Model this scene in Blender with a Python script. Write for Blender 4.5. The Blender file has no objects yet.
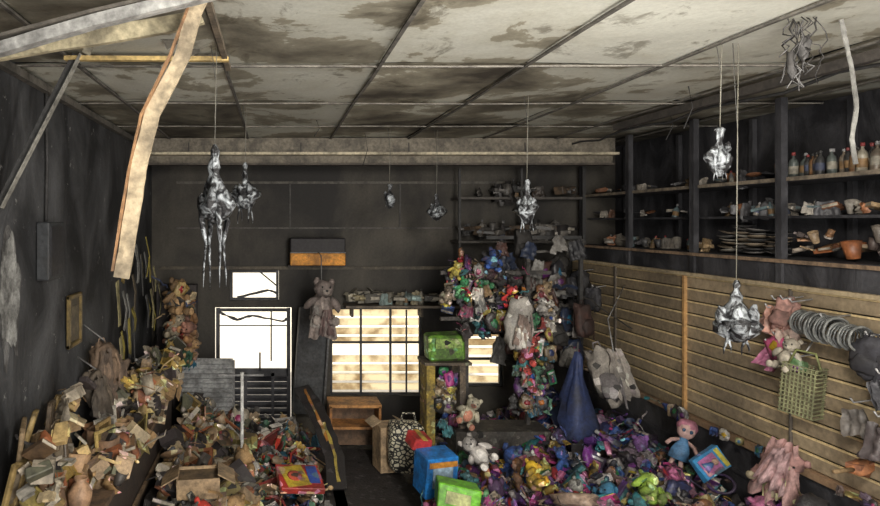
import bpy, math, random
from mathutils import Vector, Matrix, Euler, noise
R = random.Random(11)
sc = bpy.context.scene
CAMZ = 2.8; CZ = 3.78
XL, XR, XS = -1.63, 4.5, 3.9
YB, YF = 8.2, -2.0

# ------------------------------------------------------------ materials
def newmat(name):
    m = bpy.data.materials.new(name); m.use_nodes = True
    nt = m.node_tree; b = nt.nodes['Principled BSDF']
    return m, nt, b
def N(nt, t, **kw):
    n = nt.nodes.new(t)
    for k, v in kw.items(): setattr(n, k, v)
    return n
def noise_ramp(nt, scale, p0, p1, detail=8, c0=(0,0,0,1), c1=(1,1,1,1), vec=None, dist=0.0, rough=0.6):
    n = N(nt, 'ShaderNodeTexNoise'); n.inputs['Scale'].default_value = scale
    n.inputs['Detail'].default_value = detail; n.inputs['Roughness'].default_value = rough
    n.inputs['Distortion'].default_value = dist
    r = N(nt, 'ShaderNodeValToRGB'); r.color_ramp.elements[0].position = p0; r.color_ramp.elements[1].position = p1
    r.color_ramp.elements[0].color = c0; r.color_ramp.elements[1].color = c1
    if vec is None:
        g = N(nt, 'ShaderNodeNewGeometry'); vec = g.outputs['Position']
    nt.links.new(vec, n.inputs['Vector']); nt.links.new(n.outputs['Fac'], r.inputs['Fac'])
    return n, r
def mixc(nt, mode, a, b, fac=1.0):
    m = N(nt, 'ShaderNodeMix', data_type='RGBA', blend_type=mode)
    for s, v in ((6, a), (7, b), (0, fac)):
        if isinstance(v, (int, float)): m.inputs[s].default_value = v
        elif isinstance(v, tuple): m.inputs[s].default_value = v
        else: nt.links.new(v, m.inputs[s])
    return m.outputs[2]
def bump(nt, b, h, strength=0.4, dist=0.02):
    bp = N(nt, 'ShaderNodeBump'); bp.inputs['Strength'].default_value = strength; bp.inputs['Distance'].default_value = dist
    nt.links.new(h, bp.inputs['Height']); nt.links.new(bp.outputs[0], b.inputs['Normal'])

def attr_mat(name, soot=0.6, s_lo=0.40, s_hi=0.62, scale=5.0, metallic=0.0, fine=60, bstr=0.3, sootcol=(0.035,0.032,0.03,1), printed=0.0, pscale=28, dark=0.45):
    m, nt, b = newmat(name)
    a = N(nt, 'ShaderNodeVertexColor', layer_name='Col'); c = a.outputs['Color']
    if printed:
        g = N(nt, 'ShaderNodeNewGeometry'); v = N(nt, 'ShaderNodeTexVoronoi'); v.inputs['Scale'].default_value = pscale
        nt.links.new(g.outputs['Position'], v.inputs['Vector'])
        sp = N(nt, 'ShaderNodeSeparateColor'); nt.links.new(v.outputs['Color'], sp.inputs[0])
        gt = N(nt, 'ShaderNodeMath', operation='GREATER_THAN'); gt.inputs[1].default_value = 1-printed; nt.links.new(sp.outputs[0], gt.inputs[0])
        hs = N(nt, 'ShaderNodeHueSaturation'); nt.links.new(c, hs.inputs['Color'])
        mh = N(nt, 'ShaderNodeMapRange'); mh.inputs['To Min'].default_value = .40; mh.inputs['To Max'].default_value = .60; nt.links.new(sp.outputs[1], mh.inputs['Value']); nt.links.new(mh.outputs[0], hs.inputs['Hue'])
        hs.inputs['Saturation'].default_value = .7
        mv = N(nt, 'ShaderNodeMath', operation='MULTIPLY'); mv.inputs[1].default_value = 2.8; nt.links.new(sp.outputs[2], mv.inputs[0]); nt.links.new(mv.outputs[0], hs.inputs['Value'])
        c = mixc(nt, 'MIX', c, hs.outputs[0], gt.outputs[0])
    n, r = noise_ramp(nt, scale, s_lo, s_hi)
    mul = N(nt, 'ShaderNodeMath', operation='MULTIPLY'); mul.inputs[1].default_value = soot
    inv = N(nt, 'ShaderNodeMath', operation='SUBTRACT'); inv.inputs[0].default_value = 1.0
    nt.links.new(r.outputs[0], inv.inputs[1]); nt.links.new(inv.outputs[0], mul.inputs[0])
    c = mixc(nt, 'MIX', c, sootcol, mul.outputs[0])
    n2, r2 = noise_ramp(nt, fine, 0.3, 0.7, c0=(dark,dark,dark,1))
    c = mixc(nt, 'MULTIPLY', c, r2.outputs[0], 0.8)
    nt.links.new(c, b.inputs['Base Color'])
    rr = N(nt, 'ShaderNodeMapRange'); rr.inputs['To Min'].default_value = 0.85; rr.inputs['To Max'].default_value = 0.2
    nt.links.new(a.outputs['Alpha'], rr.inputs['Value']); nt.links.new(rr.outputs[0], b.inputs['Roughness'])
    b.inputs['Metallic'].default_value = metallic
    bump(nt, b, n2.outputs['Fac'], bstr, 0.01)
    return m
M_GOODS = attr_mat('sooty_goods', soot=0.72, printed=0.2, pscale=20, scale=5, s_lo=.42, s_hi=.60, bstr=.6, fine=40, dark=.3)
M_CLEAN = attr_mat('lightly_sooted', soot=0.55, scale=6, s_lo=.38, s_hi=.56, fine=30, dark=.32)
M_BURNT = attr_mat('heavily_sooted', soot=0.85, scale=6, s_lo=.42, s_hi=.66)
M_PRINT = attr_mat('sooted_print', soot=0.55, scale=5, s_lo=.40, s_hi=.58, printed=.2, pscale=16)
M_WOOD = attr_mat('scorched_wood', soot=0.6, scale=9, s_lo=0.38, s_hi=0.55, fine=40)
M_SLAT = attr_mat('smoked_slat_laminate', soot=0.55, scale=1.6, s_lo=.36, s_hi=.62, sootcol=(.10,.085,.065,1), fine=25, bstr=.1)

M_SILVER, nt, b = newmat('melted_foil')
n, r = noise_ramp(nt, 18, 0.46, 0.64, c0=(0.02,0.02,0.022,1), c1=(0.45,0.49,0.52,1), dist=.8)
nt.links.new(r.outputs[0], b.inputs['Base Color']); b.inputs['Metallic'].default_value = 0.3; b.inputs['Roughness'].default_value = 0.4
bump(nt, b, n.outputs['Fac'], 0.8, 0.03)

def wallmat(name, base, patch, p0, p1, scale=1.2, rough=0.75, fleck=.70, fleckcol=(0.22,0.22,0.21,1), runs=.4):
    m, nt, b = newmat(name)
    g = N(nt, 'ShaderNodeNewGeometry')
    mp = N(nt, 'ShaderNodeMapping'); mp.inputs['Scale'].default_value = (1, 1, 0.6)
    nt.links.new(g.outputs['Position'], mp.inputs['Vector'])
    n, r = noise_ramp(nt, scale, p0, p1, c0=base, c1=patch, vec=mp.outputs[0], dist=.5)
    n2, r2 = noise_ramp(nt, 35, 0.25, 0.75, c0=(0.6,0.6,0.6,1))
    c = mixc(nt, 'MULTIPLY', r.outputs[0], r2.outputs[0], 0.9)
    n3, r3 = noise_ramp(nt, 6, fleck, fleck+.04, rough=.8)
    c = mixc(nt, 'MIX', c, fleckcol, r3.outputs[0])
    mp2 = N(nt, 'ShaderNodeMapping'); mp2.inputs['Scale'].default_value = (3, 3, 0.35); nt.links.new(g.outputs['Position'], mp2.inputs['Vector'])
    n4, r4 = noise_ramp(nt, 1.5, 0.35, 0.65, c0=(.5,.5,.5,1), vec=mp2.outputs[0]); c = mixc(nt, 'MULTIPLY', c, r4.outputs[0], runs)
    nt.links.new(c, b.inputs['Base Color']); b.inputs['Roughness'].default_value = rough
    bump(nt, b, n.outputs['Fac'], 0.6, 0.06)
    return m
M_WALLL = wallmat('soot_blackened_plaster', (0.018,0.019,0.021,1), (0.12,0.123,0.13,1), 0.40, 0.70, scale=1.9, fleck=.62, fleckcol=(.26,.26,.25,1))
M_WALLB = wallmat('soot_back_plaster', (0.022,0.020,0.018,1), (0.105,0.094,0.075,1), 0.40, 0.70, scale=1.0, fleck=.70, fleckcol=(.17,.155,.13,1))
M_DARK = wallmat('charred_shelving', (0.022,0.022,0.026,1), (0.10,0.10,0.11,1), 0.4, 0.7, scale=3, rough=0.6)

M_CEIL, nt, b = newmat('scorched_ceiling_board')
a = N(nt, 'ShaderNodeVertexColor', layer_name='Col')
g = N(nt, 'ShaderNodeNewGeometry'); sep = N(nt, 'ShaderNodeSeparateXYZ'); nt.links.new(g.outputs['Position'], sep.inputs[0])
n = N(nt, 'ShaderNodeTexNoise'); n.inputs['Scale'].default_value = 1.3; n.inputs['Detail'].default_value = 12; n.inputs['Roughness'].default_value = 0.62; n.inputs['Distortion'].default_value = 0.25
nt.links.new(g.outputs['Position'], n.inputs['Vector'])
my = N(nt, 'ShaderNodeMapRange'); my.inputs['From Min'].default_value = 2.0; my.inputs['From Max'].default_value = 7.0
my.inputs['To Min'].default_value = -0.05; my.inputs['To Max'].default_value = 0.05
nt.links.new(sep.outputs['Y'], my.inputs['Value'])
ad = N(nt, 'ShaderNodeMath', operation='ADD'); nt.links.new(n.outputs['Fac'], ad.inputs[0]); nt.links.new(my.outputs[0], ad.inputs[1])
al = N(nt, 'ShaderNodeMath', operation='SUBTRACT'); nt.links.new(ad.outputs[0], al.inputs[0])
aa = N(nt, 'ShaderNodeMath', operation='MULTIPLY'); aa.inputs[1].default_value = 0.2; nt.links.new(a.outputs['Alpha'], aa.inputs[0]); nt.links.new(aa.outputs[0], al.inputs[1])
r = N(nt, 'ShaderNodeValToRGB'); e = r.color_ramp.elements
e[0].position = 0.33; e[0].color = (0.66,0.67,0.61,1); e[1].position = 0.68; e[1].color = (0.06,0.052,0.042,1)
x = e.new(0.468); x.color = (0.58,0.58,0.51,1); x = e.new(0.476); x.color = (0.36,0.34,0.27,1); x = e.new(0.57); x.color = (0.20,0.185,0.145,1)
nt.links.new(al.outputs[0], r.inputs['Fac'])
c = mixc(nt, 'MULTIPLY', r.outputs[0], a.outputs['Color'], 1.0)
n2, r2 = noise_ramp(nt, 2.4, 0.56, 0.63, c0=(1,1,1,1), c1=(0.22,0.19,0.15,1), rough=.72, dist=.6); c = mixc(nt, 'MULTIPLY', c, r2.outputs[0], 0.65)
n3, r3 = noise_ramp(nt, 50, 0.3, 0.7, c0=(0.8,0.8,0.8,1)); c = mixc(nt, 'MULTIPLY', c, r3.outputs[0], 0.8)
nt.links.new(c, b.inputs['Base Color']); b.inputs['Roughness'].default_value = 0.6
bump(nt, b, n.outputs['Fac'], 0.3, 0.05)

M_FLOOR, nt, b = newmat('wet_tiled_floor')
g = N(nt, 'ShaderNodeNewGeometry')
br = N(nt, 'ShaderNodeTexBrick'); br.offset = 0; br.inputs['Scale'].default_value = 2.2; br.inputs['Mortar Size'].default_value = 0.012
br.inputs['Brick Width'].default_value = 1; br.inputs['Row Height'].default_value = 1
br.inputs['Color1'].default_value = (0.36,0.23,0.18,1); br.inputs['Color2'].default_value = (0.27,0.18,0.15,1); br.inputs['Mortar'].default_value = (0.05,0.04,0.035,1)
nt.links.new(g.outputs['Position'], br.inputs['Vector'])
n, r = noise_ramp(nt, 3, 0.35, 0.65, c0=(0.3,0.3,0.3,1)); c = mixc(nt, 'MULTIPLY', br.outputs[0], r.outputs[0], 0.9)
nt.links.new(c, b.inputs['Base Color']); b.inputs['Roughness'].default_value = 0.14

def plain(name, col, rough=0.6, metal=0.0):
    m, nt, b = newmat(name)
    n, r = noise_ramp(nt, 12, 0.3, 0.7, c0=(0.6,0.6,0.6,1)); c = mixc(nt, 'MULTIPLY', col, r.outputs[0], 0.6)
    nt.links.new(c, b.inputs['Base Color']); b.inputs['Roughness'].default_value = rough; b.inputs['Metallic'].default_value = metal
    return m
M_SHUT = bpy.data.materials.new('cream_translucent_slat'); M_SHUT.use_nodes = True; nt = M_SHUT.node_tree
nt.nodes.clear(); o = nt.nodes.new('ShaderNodeOutputMaterial'); d = nt.nodes.new('ShaderNodeBsdfDiffuse'); t = nt.nodes.new('ShaderNodeBsdfTranslucent'); mx = nt.nodes.new('ShaderNodeMixShader')
n, r = noise_ramp(nt, 4, 0.36, 0.52, c0=(0.62,0.52,0.38,1), c1=(1.0,0.93,0.77,1))
nt.links.new(r.outputs[0], d.inputs[0]); nt.links.new(r.outputs[0], t.inputs[0]); mx.inputs[0].default_value = 0.9
nt.links.new(d.outputs[0], mx.inputs[1]); nt.links.new(t.outputs[0], mx.inputs[2]); nt.links.new(mx.outputs[0], o.inputs[0])

# ------------------------------------------------------------ geometry builder
def rot(e): return Euler(e, 'XYZ').to_matrix().to_4x4()
class G:
    def __init__(s): s.v = []; s.f = []; s.c = []; s.sm = []; s.M = Matrix.Identity(4)
    def at(s, loc=(0,0,0), e=(0,0,0), k=1.0):
        k3 = k if isinstance(k, tuple) else (k,k,k)
        s.M = Matrix.Translation(loc) @ rot(e) @ Matrix.Diagonal((*k3,1)); return s
    def add(s, vs, fs, col, gloss=0.2, smooth=True, L=None):
        M = s.M if L is None else s.M @ L
        base = len(s.v); s.v += [tuple(M @ Vector(p)) for p in vs]
        c = (col[0], col[1], col[2], gloss)
        for f in fs:
            s.f.append([i + base for i in f]); s.c.append(c); s.sm.append(smooth)
    def box(s, loc, size, e=(0,0,0), col=(.5,.5,.5), gloss=0.2, jit=0.0, taper=1.0):
        x, y, z = [q/2 for q in size]
        vs = []
        for k in (-1, 1):
            t = taper if k > 0 else 1
            for a_, b_ in ((-1,-1),(1,-1),(1,1),(-1,1)):
                vs.append((a_*x*t + R.uniform(-jit,jit)*x, b_*y*t + R.uniform(-jit,jit)*y, k*z + R.uniform(-jit,jit)*z))
        fs = [(3,2,1,0),(4,5,6,7),(0,1,5,4),(1,2,6,5),(2,3,7,6),(3,0,4,7)]
        s.add(vs, fs, col, gloss, False, Matrix.Translation(loc) @ rot(e))
    def rbox(s, loc, size, e=(0,0,0), col=(.5,.5,.5), gloss=0.2, r=0.1, jit=0.0):
        h = [q/2 for q in size]; c = min(h)*r*2
        vs = []; idx = {}
        for sx in (-1,1):
            for sy in (-1,1):
                for sz in (-1,1):
                    d = [R.uniform(-jit,jit)*h[q] for q in range(3)]
                    for ax in range(3):
                        p = [sx*(h[0]-c)+d[0], sy*(h[1]-c)+d[1], sz*(h[2]-c)+d[2]]
                        p[ax] += c*(sx,sy,sz)[ax]
                        idx[(sx,sy,sz,ax)] = len(vs); vs.append(p)
        fs = []
        for ax in range(3):
            o1, o2 = [q for q in range(3) if q != ax]
            for sg in (-1,1):
                q = []
                for a_, b_ in ((-1,-1),(1,-1),(1,1),(-1,1)):
                    k = [0,0,0]; k[ax]=sg; k[o1]=a_; k[o2]=b_; q.append(idx[(*k,ax)])
                fs.append(q)
        for ax in range(3):
            o1, o2 = [q for q in range(3) if q != ax]
            for a_ in (-1,1):
                for b_ in (-1,1):
                    k1=[0,0,0]; k1[ax]=-1; k1[o1]=a_; k1[o2]=b_; k2=list(k1); k2[ax]=1
                    fs.append([idx[(*k1,o1)], idx[(*k1,o2)], idx[(*k2,o2)], idx[(*k2,o1)]])
        for sx in (-1,1):
            for sy in (-1,1):
                for sz in (-1,1): fs.append([idx[(sx,sy,sz,a_)] for a_ in range(3)])
        s.add(vs, fs, col, gloss, False, Matrix.Translation(loc) @ rot(e))
    def ell(s, loc, r, e=(0,0,0), col=(.5,.5,.5), gloss=0.15, p=1.0, seg=10, rings=6, lump=0.0):
        vs = []; fs = []
        sg = lambda w: math.copysign(abs(w)**p, w)
        off = R.uniform(0,100)
        for i in range(rings+1):
            ph = -math.pi/2 + math.pi*i/rings
            for j in range(seg):
                th = 2*math.pi*j/seg
                v = Vector((r[0]*sg(math.cos(ph))*sg(math.cos(th)), r[1]*sg(math.cos(ph))*sg(math.sin(th)), r[2]*sg(math.sin(ph))))
                if lump: v *= 1 + lump*noise.noise(Vector((v.x/r[0]*1.8+off, v.y/r[1]*1.8, v.z/r[2]*1.8)))
                vs.append(v)
        for i in range(rings):
            for j in range(seg): fs.append((i*seg+j, i*seg+(j+1)%seg, (i+1)*seg+(j+1)%seg, (i+1)*seg+j))
        s.add(vs, fs, col, gloss, True, Matrix.Translation(loc) @ rot(e))
    def lathe(s, prof, loc=(0,0,0), e=(0,0,0), col=(.5,.5,.5), gloss=0.3, seg=14, k=1.0, wob=0.0, cap=True):
        vs = []; fs = []; off = R.uniform(0,50)
        for (r_, z) in prof:
            for j in range(seg):
                th = 2*math.pi*j/seg; q = r_*(1+wob*noise.noise(Vector((math.cos(th)*1.5+off, math.sin(th)*1.5, z*9))))
                vs.append((q*math.cos(th)*k, q*math.sin(th)*k, z*k))
        n_ = len(prof)
        for i in range(n_-1):
            for j in range(seg): fs.append((i*seg+j, i*seg+(j+1)%seg, (i+1)*seg+(j+1)%seg, (i+1)*seg+j))
        if cap: fs.append(list(range(seg))[::-1]); fs.append([(n_-1)*seg+j for j in range(seg)])
        s.add(vs, fs, col, gloss, True, Matrix.Translation(loc) @ rot(e))
    def tube(s, pts, rad, col=(.1,.1,.1), gloss=0.2, seg=6):
        pts = [Vector(p) for p in pts]; n_ = len(pts)
        rad = [rad]*n_ if isinstance(rad, (int,float)) else rad
        vs = []; fs = []
        for i, p in enumerate(pts):
            t = (pts[min(i+1,n_-1)] - pts[max(i-1,0)]); t = t.normalized() if t.length > 1e-9 else Vector((0,0,1))
            u = t.cross(Vector((0,0,1)));  u = Vector((1,0,0)) if u.length < 0.05 else u.normalized()
            w = t.cross(u)
            for j in range(seg):
                a_ = 2*math.pi*j/seg; vs.append(p + (u*math.cos(a_) + w*math.sin(a_))*rad[i])
        for i in range(n_-1):
            for j in range(seg): fs.append((i*seg+j, i*seg+(j+1)%seg, (i+1)*seg+(j+1)%seg, (i+1)*seg+j))
        fs.append(list(range(seg))[::-1]); fs.append([(n_-1)*seg+j for j in range(seg)])
        s.add(vs, fs, col, gloss, True)
    def plank(s, pts, w, t, col=(.4,.3,.2), wdir=(1,0,0), gloss=0.1, jag=0.0, sub=5):
        P = [Vector(p) for p in pts]; Q = []
        for i in range(len(P)-1):
            for k in range(sub): Q.append(P[i].lerp(P[i+1], k/sub))
        Q.append(P[-1]); vs = []; fs = []
        for i, p in enumerate(Q):
            tn = (Q[min(i+1,len(Q)-1)] - Q[max(i-1,0)]).normalized()
            u = Vector(wdir); u = (u - tn*u.dot(tn)).normalized(); v = tn.cross(u)
            w1 = w/2*(1+R.uniform(-jag,jag)); w2 = w/2*(1+R.uniform(-jag,jag))
            vs += [p-u*w1-v*t/2, p+u*w2-v*t/2, p+u*w2+v*t/2, p-u*w1+v*t/2]
        for i in range(len(Q)-1):
            for j in range(4): fs.append((i*4+j, i*4+(j+1)%4, i*4+4+(j+1)%4, i*4+4+j))
        fs.append((3,2,1,0)); m = (len(Q)-1)*4; fs.append((m,m+1,m+2,m+3))
        s.add(vs, fs, col, gloss, False)
    def cloth(s, loc, w, h, e=(0,0,0), col=(.5,.5,.5), fold=0.06, n_=10, gloss=0.15, gather=0.5):
        vs = []; fs = []; off = R.uniform(0,50)
        for i in range(n_+1):
            v = i/n_
            ww = w*(gather + (1-gather)*v)
            for j in range(n_+1):
                u = j/n_ - .5
                vs.append((u*ww, fold*math.sin(u*19+off+v*2)*(0.3+v) + fold*noise.noise(Vector((u*5+off, v*4, 0))), -v*h + .12*h*noise.noise(Vector((u*3+off, 7, v)))))
        m = n_+1
        for i in range(n_):
            for j in range(n_): fs.append((i*m+j, i*m+j+1, (i+1)*m+j+1, (i+1)*m+j))
        s.add(vs, fs, col, gloss, True, Matrix.Translation(loc) @ rot(e))
    def obj(s, name, mat, parent=None):
        me = bpy.data.meshes.new(name); me.from_pydata(s.v, [], s.f)
        ca = me.color_attributes.new('Col', 'FLOAT_COLOR', 'CORNER')
        buf = []
        for f, c in zip(s.f, s.c): buf.extend(c*len(f))
        ca.data.foreach_set('color', buf)
        me.polygons.foreach_set('use_smooth', s.sm); me.update()
        ob = bpy.data.objects.new(name, me); sc.collection.objects.link(ob); me.materials.append(mat)
        if parent: ob.parent = parent
        return ob

def sh(c, k): return tuple(min(1,max(0,q*k)) for q in c)
SKIN = (0.62,0.38,0.28)
def plush(g, col, col2=None):
    col2 = col2 or sh(col, 1.5)
    g.ell((0,0,0), (.36,.3,.42), col=col, lump=.35); g.ell((0,-.22,-.03), (.22,.13,.28), col=col2)
    g.ell((0,-.06,.56), (.31,.28,.28), col=col, lump=.25); g.ell((0,-.3,.50), (.14,.12,.1), col=col2, seg=8, rings=5)
    g.ell((0,-.41,.54), (.05,.04,.04), col=(.02,.02,.02), gloss=.8, seg=6, rings=4)
    for k in (-1,1):
        g.ell((k*.24,0,.78), (.11,.07,.12), col=col, seg=8, rings=5, lump=.4); g.ell((k*.12,-.3,.64), (.035,.03,.04), col=(.02,.02,.02), gloss=.9, seg=6, rings=4)
        a_ = R.uniform(-.4,.6)
        g.ell((k*.4,-.12,.12), (.13,.13,.3), (0.5+a_,k*-.6,0), col=col, seg=8, rings=5, lump=.3)
        g.ell((k*.26,-.34,-.34), (.15,.32,.15), (.1,0,k*-.3), col=col, seg=8, rings=5, lump=.3); g.ell((k*.3,-.62,-.34), (.13,.06,.15), col=col2, seg=8, rings=5)
def doll(g, dress, hair=(.35,.15,.05)):
    g.ell((0,0,.72), (.17,.16,.2), col=SKIN, gloss=.4); g.ell((0,.05,.79), (.22,.19,.2), col=hair, lump=.25)
    g.ell((0,.1,.6), (.2,.1,.28), col=hair, lump=.3)
    for k in (-1,1):
        g.ell((k*.07,-.145,.73), (.03,.02,.035), col=(.03,.03,.08), gloss=.9, seg=6, rings=4)
        g.tube([(k*.1,0,.48),(k*.25,-.05,.3),(k*.33,-.12,.14)], [.05,.04,.035], col=SKIN); g.tube([(k*.09,0,0),(k*.11,-.03,-.25),(k*.12,-.05,-.5)], [.07,.055,.05], col=SKIN)
        g.ell((k*.12,-.1,-.53), (.06,.11,.05), col=dress, seg=8, rings=4)
    g.ell((0,-.155,.64), (.05,.02,.015), col=(.5,.05,.08), seg=6, rings=4)
    g.lathe([(.33,-.15),(.3,-.05),(.15,.2),(.13,.3),(.16,.42),(.06,.52)], col=dress, wob=.5)
def backpack(g, col, col2=None):
    col2 = col2 or sh(col,.6)
    g.ell((0,0,0), (.36,.2,.5), col=col, p=.6, seg=16, rings=12, lump=.45); g.ell((0,-.18,-.18), (.27,.12,.24), col=col2, p=.6, seg=12, rings=8, lump=.4)
    g.tube([(-.1,0,.48),(-.07,0,.6),(.07,0,.6),(.1,0,.48)], .02, col=col2)
    for k in (-1,1): g.plank([(k*.16,.16,.45),(k*.2,.3,.1),(k*.22,.16,-.42)], .07, .02, col=col2)
    g.plank([(.2,-.16,.3),(.26,-.24,-.1),(.2,-.2,-.6)], .05, .015, col=col2)
def car(g, col):
    g.rbox((0,0,0), (.9,.4,.18), col=col, gloss=.8, r=.2); g.rbox((-.04,0,.15), (.45,.34,.16), col=(.05,.06,.08), gloss=.9, r=.3)
    for k in (-1,1):
        for q in (-1,1): g.lathe([(.1,-.04),(.12,-.02),(.12,.02),(.1,.04)], (k*.28,q*.2,-.09), (math.pi/2,0,0), col=(.02,.02,.02), seg=10)
def boxed(g, col, col2):
    g.rbox((0,0,0), (.6,.22,.85), col=col, gloss=.7, r=.06, jit=.12); g.box((0,-.125,-.05), (.44,.02,.5), col=col2, gloss=.8)
    g.box((0,-.125,.33), (.5,.02,.12), col=R.choice([(.7,.6,.08),(.7,.7,.7),(.6,.05,.15)]), gloss=.7)
    g.ell((0,-.14,.1), (.09,.03,.1), col=SKIN, seg=8, rings=5); g.lathe([(.14,-.25),(.06,-.02),(.03,.02)], (0,-.14,0), col=R.choice([(.6,.1,.3),(.1,.25,.6),(.6,.5,.1)]), seg=8)
def ball(g, col): g.ell((0,0,0), (.36,.36,.3), col=col, gloss=.6, seg=12, rings=8, lump=.25); g.lathe([(.37,-.05),(.375,0),(.37,.05)], col=sh(col,.3), seg=12, cap=False)
def bottle(g, col):
    g.lathe([(.14,-.5),(.16,-.46),(.16,.1),(.12,.22),(.05,.3),(.05,.42)], col=col, gloss=.8, seg=10); g.lathe([(.065,.4),(.065,.52)], col=R.choice([(.4,.4,.4),(.35,.05,.05),(.05,.05,.05)]), seg=8)
    g.lathe([(.163,-.3),(.163,0)], col=R.choice([(.4,.37,.3),(.1,.12,.2),(.3,.18,.08)]), seg=10, cap=False)
def book(g, col):
    g.box((0,0,0), (.62,.8,.13), col=(.55,.5,.4)); g.box((0,0,.075), (.66,.84,.02), col=col, gloss=.6); g.box((0,0,-.075), (.66,.84,.02), col=col, gloss=.6); g.box((-.33,0,0), (.02,.84,.16), col=col, gloss=.6)
    g.box((.02,.1,.088), (.4,.3,.008), col=sh(col,2.2), gloss=.6)
def pouch(g, col):
    g.ell((0,0,0), (.36,.14,.45), col=col, gloss=.75, p=.55, seg=12, rings=8, lump=.5); g.ell((0,-.1,0), (.2,.08,.22), col=sh(R.choice(BRIGHT),.7), gloss=.7, seg=8, rings=6, lump=.6)
def cup(g, col): g.lathe([(.16,-.3),(.18,-.28),(.27,.3),(.25,.3),(.16,-.22)], col=col, gloss=.6, seg=12)
def scrap(g, col): g.cloth((0,0,.3), .8, .8, col=col, fold=.16, n_=8, gather=.7, gloss=.5)
def paper(g, col):
    n_ = R.randint(4,7); vs=[(math.cos(i*6.28/n_)*R.uniform(.25,.6), math.sin(i*6.28/n_)*R.uniform(.25,.6), R.uniform(-.15,.15)) for i in range(n_)]; vs.append((0,0,R.uniform(-.1,.2)))
    g.add(vs,[(i,(i+1)%n_,n_) for i in range(n_)],col,R.uniform(.1,.8),False)
def ribbon(g, col):
    p=[Vector((0,0,0))]
    for i in range(6): p.append(p[-1]+Vector((R.uniform(.1,.35),R.uniform(-.2,.2),R.uniform(-.2,.2))))
    g.plank(p,R.uniform(.04,.14),.02,col,(0,R.random(),1),gloss=.5,sub=2)
def plate(g, col): g.lathe([(.1,-.02),(.2,-.01),(.42,.06),(.42,.075),(.2,.01)], col=col, gloss=.6, seg=14)
def slab(g, col): g.rbox((0,0,0), (R.uniform(.5,.9),R.uniform(.3,.6),R.uniform(.1,.35)), col=col, gloss=.5, r=.1, jit=.15); g.box((0,0,.02),(.3,.65,.1),col=sh(col,1.8),gloss=.5)
def shoe(g, col): g.ell((0,.12,0), (.15,.3,.13), col=col, lump=.2); g.lathe([(.12,0),(.13,.25),(.1,.26),(.1,.05)], (0,.28,0), col=sh(col,.7), seg=10); g.ell((0,.12,-.1), (.17,.36,.05), col=(.5,.45,.4), p=.7)
def stick(g, col): g.tube([(-.5,0,0),(-.15,.05,.04),(.2,-.03,.02),(.5,0,0)], [.03,.025,.03,.035], col=col, gloss=.5); g.ell((.5,0,0), (.1,.07,.07), col=sh(col,1.6), seg=8, rings=5)
def ring(g, col): g.tube([(.35*math.cos(a_), .35*math.sin(a_), 0) for a_ in [i*math.pi/8 for i in range(17)]], .05, col=col, gloss=.6)
def vase(g, col): g.lathe([(.16,-.5),(.2,-.46),(.32,-.15),(.34,.08),(.22,.3),(.14,.38),(.2,.5),(.17,.5),(.11,.38)], col=col, gloss=.45, seg=16)
def picf(g, col):
    for k in (-1,1): g.box((k*.35,0,0),(.09,.06,1.0),col=col,gloss=.6); g.box((0,0,k*.46),(.75,.06,.09),col=col,gloss=.6)
    g.box((0,.01,0),(.66,.02,.88),col=sh(col,.4),gloss=.9)
def carton(g, col):
    g.box((0,0,0),(.8,.6,.5),col=col,jit=.06); g.box((0,0,.253),(.8,.05,.01),col=sh(col,.7),gloss=.6)
    g.box((.5,0,.3),(.3,.58,.015),(0,.6,0),col=sh(col,1.1)); g.box((-.5,0,.3),(.3,.58,.015),(0,-.5,0),col=sh(col,1.1))

BRIGHT = [(.6,.03,.05),(.7,.45,.03),(.03,.1,.45),(.65,.08,.25),(.05,.35,.12),(.3,.06,.35),(.75,.72,.66),(.03,.25,.45),(.7,.22,.03)]
P_PURP = [(.25,.05,.33),(.5,.05,.22),(.05,.07,.4),(.12,.04,.24),(.6,.18,.35),(.05,.14,.48),(.42,.04,.05),(.04,.2,.35),(.05,.04,.06),(.04,.03,.05),(.5,.45,.45),(.5,.33,.06),(.28,.12,.4),(.42,.3,.42),(.09,.05,.16),(.04,.04,.05),(.04,.26,.3),(.06,.08,.25),(.3,.2,.17),(.6,.57,.55)]
P_CENT = [(.75,.48,.03),(.7,.05,.05),(.05,.32,.12),(.05,.14,.5),(.8,.75,.65),(.7,.26,.04),(.6,.6,.55),(.2,.06,.28),(.05,.05,.05),(.1,.36,.4),(.68,.54,.1),(.3,.2,.1),(.5,.07,.28),(.08,.08,.09),(.35,.28,.2),(.06,.06,.07)]
P_BROWN = [(.46,.29,.13),(.64,.46,.2),(.28,.17,.09),(.1,.09,.08),(.7,.56,.34),(.3,.28,.24),(.6,.52,.4),(.06,.05,.05),(.4,.32,.1),(.6,.4,.1),(.15,.15,.1),(.45,.16,.07),(.05,.04,.04),(.75,.66,.5),(.5,.36,.22)]
P_GREY = [(.4,.38,.35),(.6,.55,.48),(.12,.13,.16),(.06,.09,.2),(.05,.05,.05),(.5,.36,.2),(.75,.7,.62),(.1,.1,.1),(.4,.06,.05),(.1,.24,.15),(.78,.74,.66),(.05,.2,.3),(.5,.38,.1)]
ITEMS_TOY = [(plush,2),(doll,1),(boxed,4),(ball,.7),(pouch,4),(car,1.5),(book,3),(cup,1),(scrap,5),(slab,3),(shoe,1),(ring,1),(stick,1.5),(bottle,1),(ribbon,2)]
ITEMS_HOME = [(vase,.5),(bottle,1.5),(cup,2),(plate,1.5),(book,2.5),(slab,5),(scrap,2),(plush,.4),(stick,1.5),(shoe,.7),(pouch,.8),(picf,3),(ribbon,1.5),(carton,3)]
ITEMS_LIT = [(paper,5),(ribbon,3),(stick,2),(ball,.6),(cup,1),(car,1),(ring,1),(pouch,2),(slab,3)]
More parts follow.
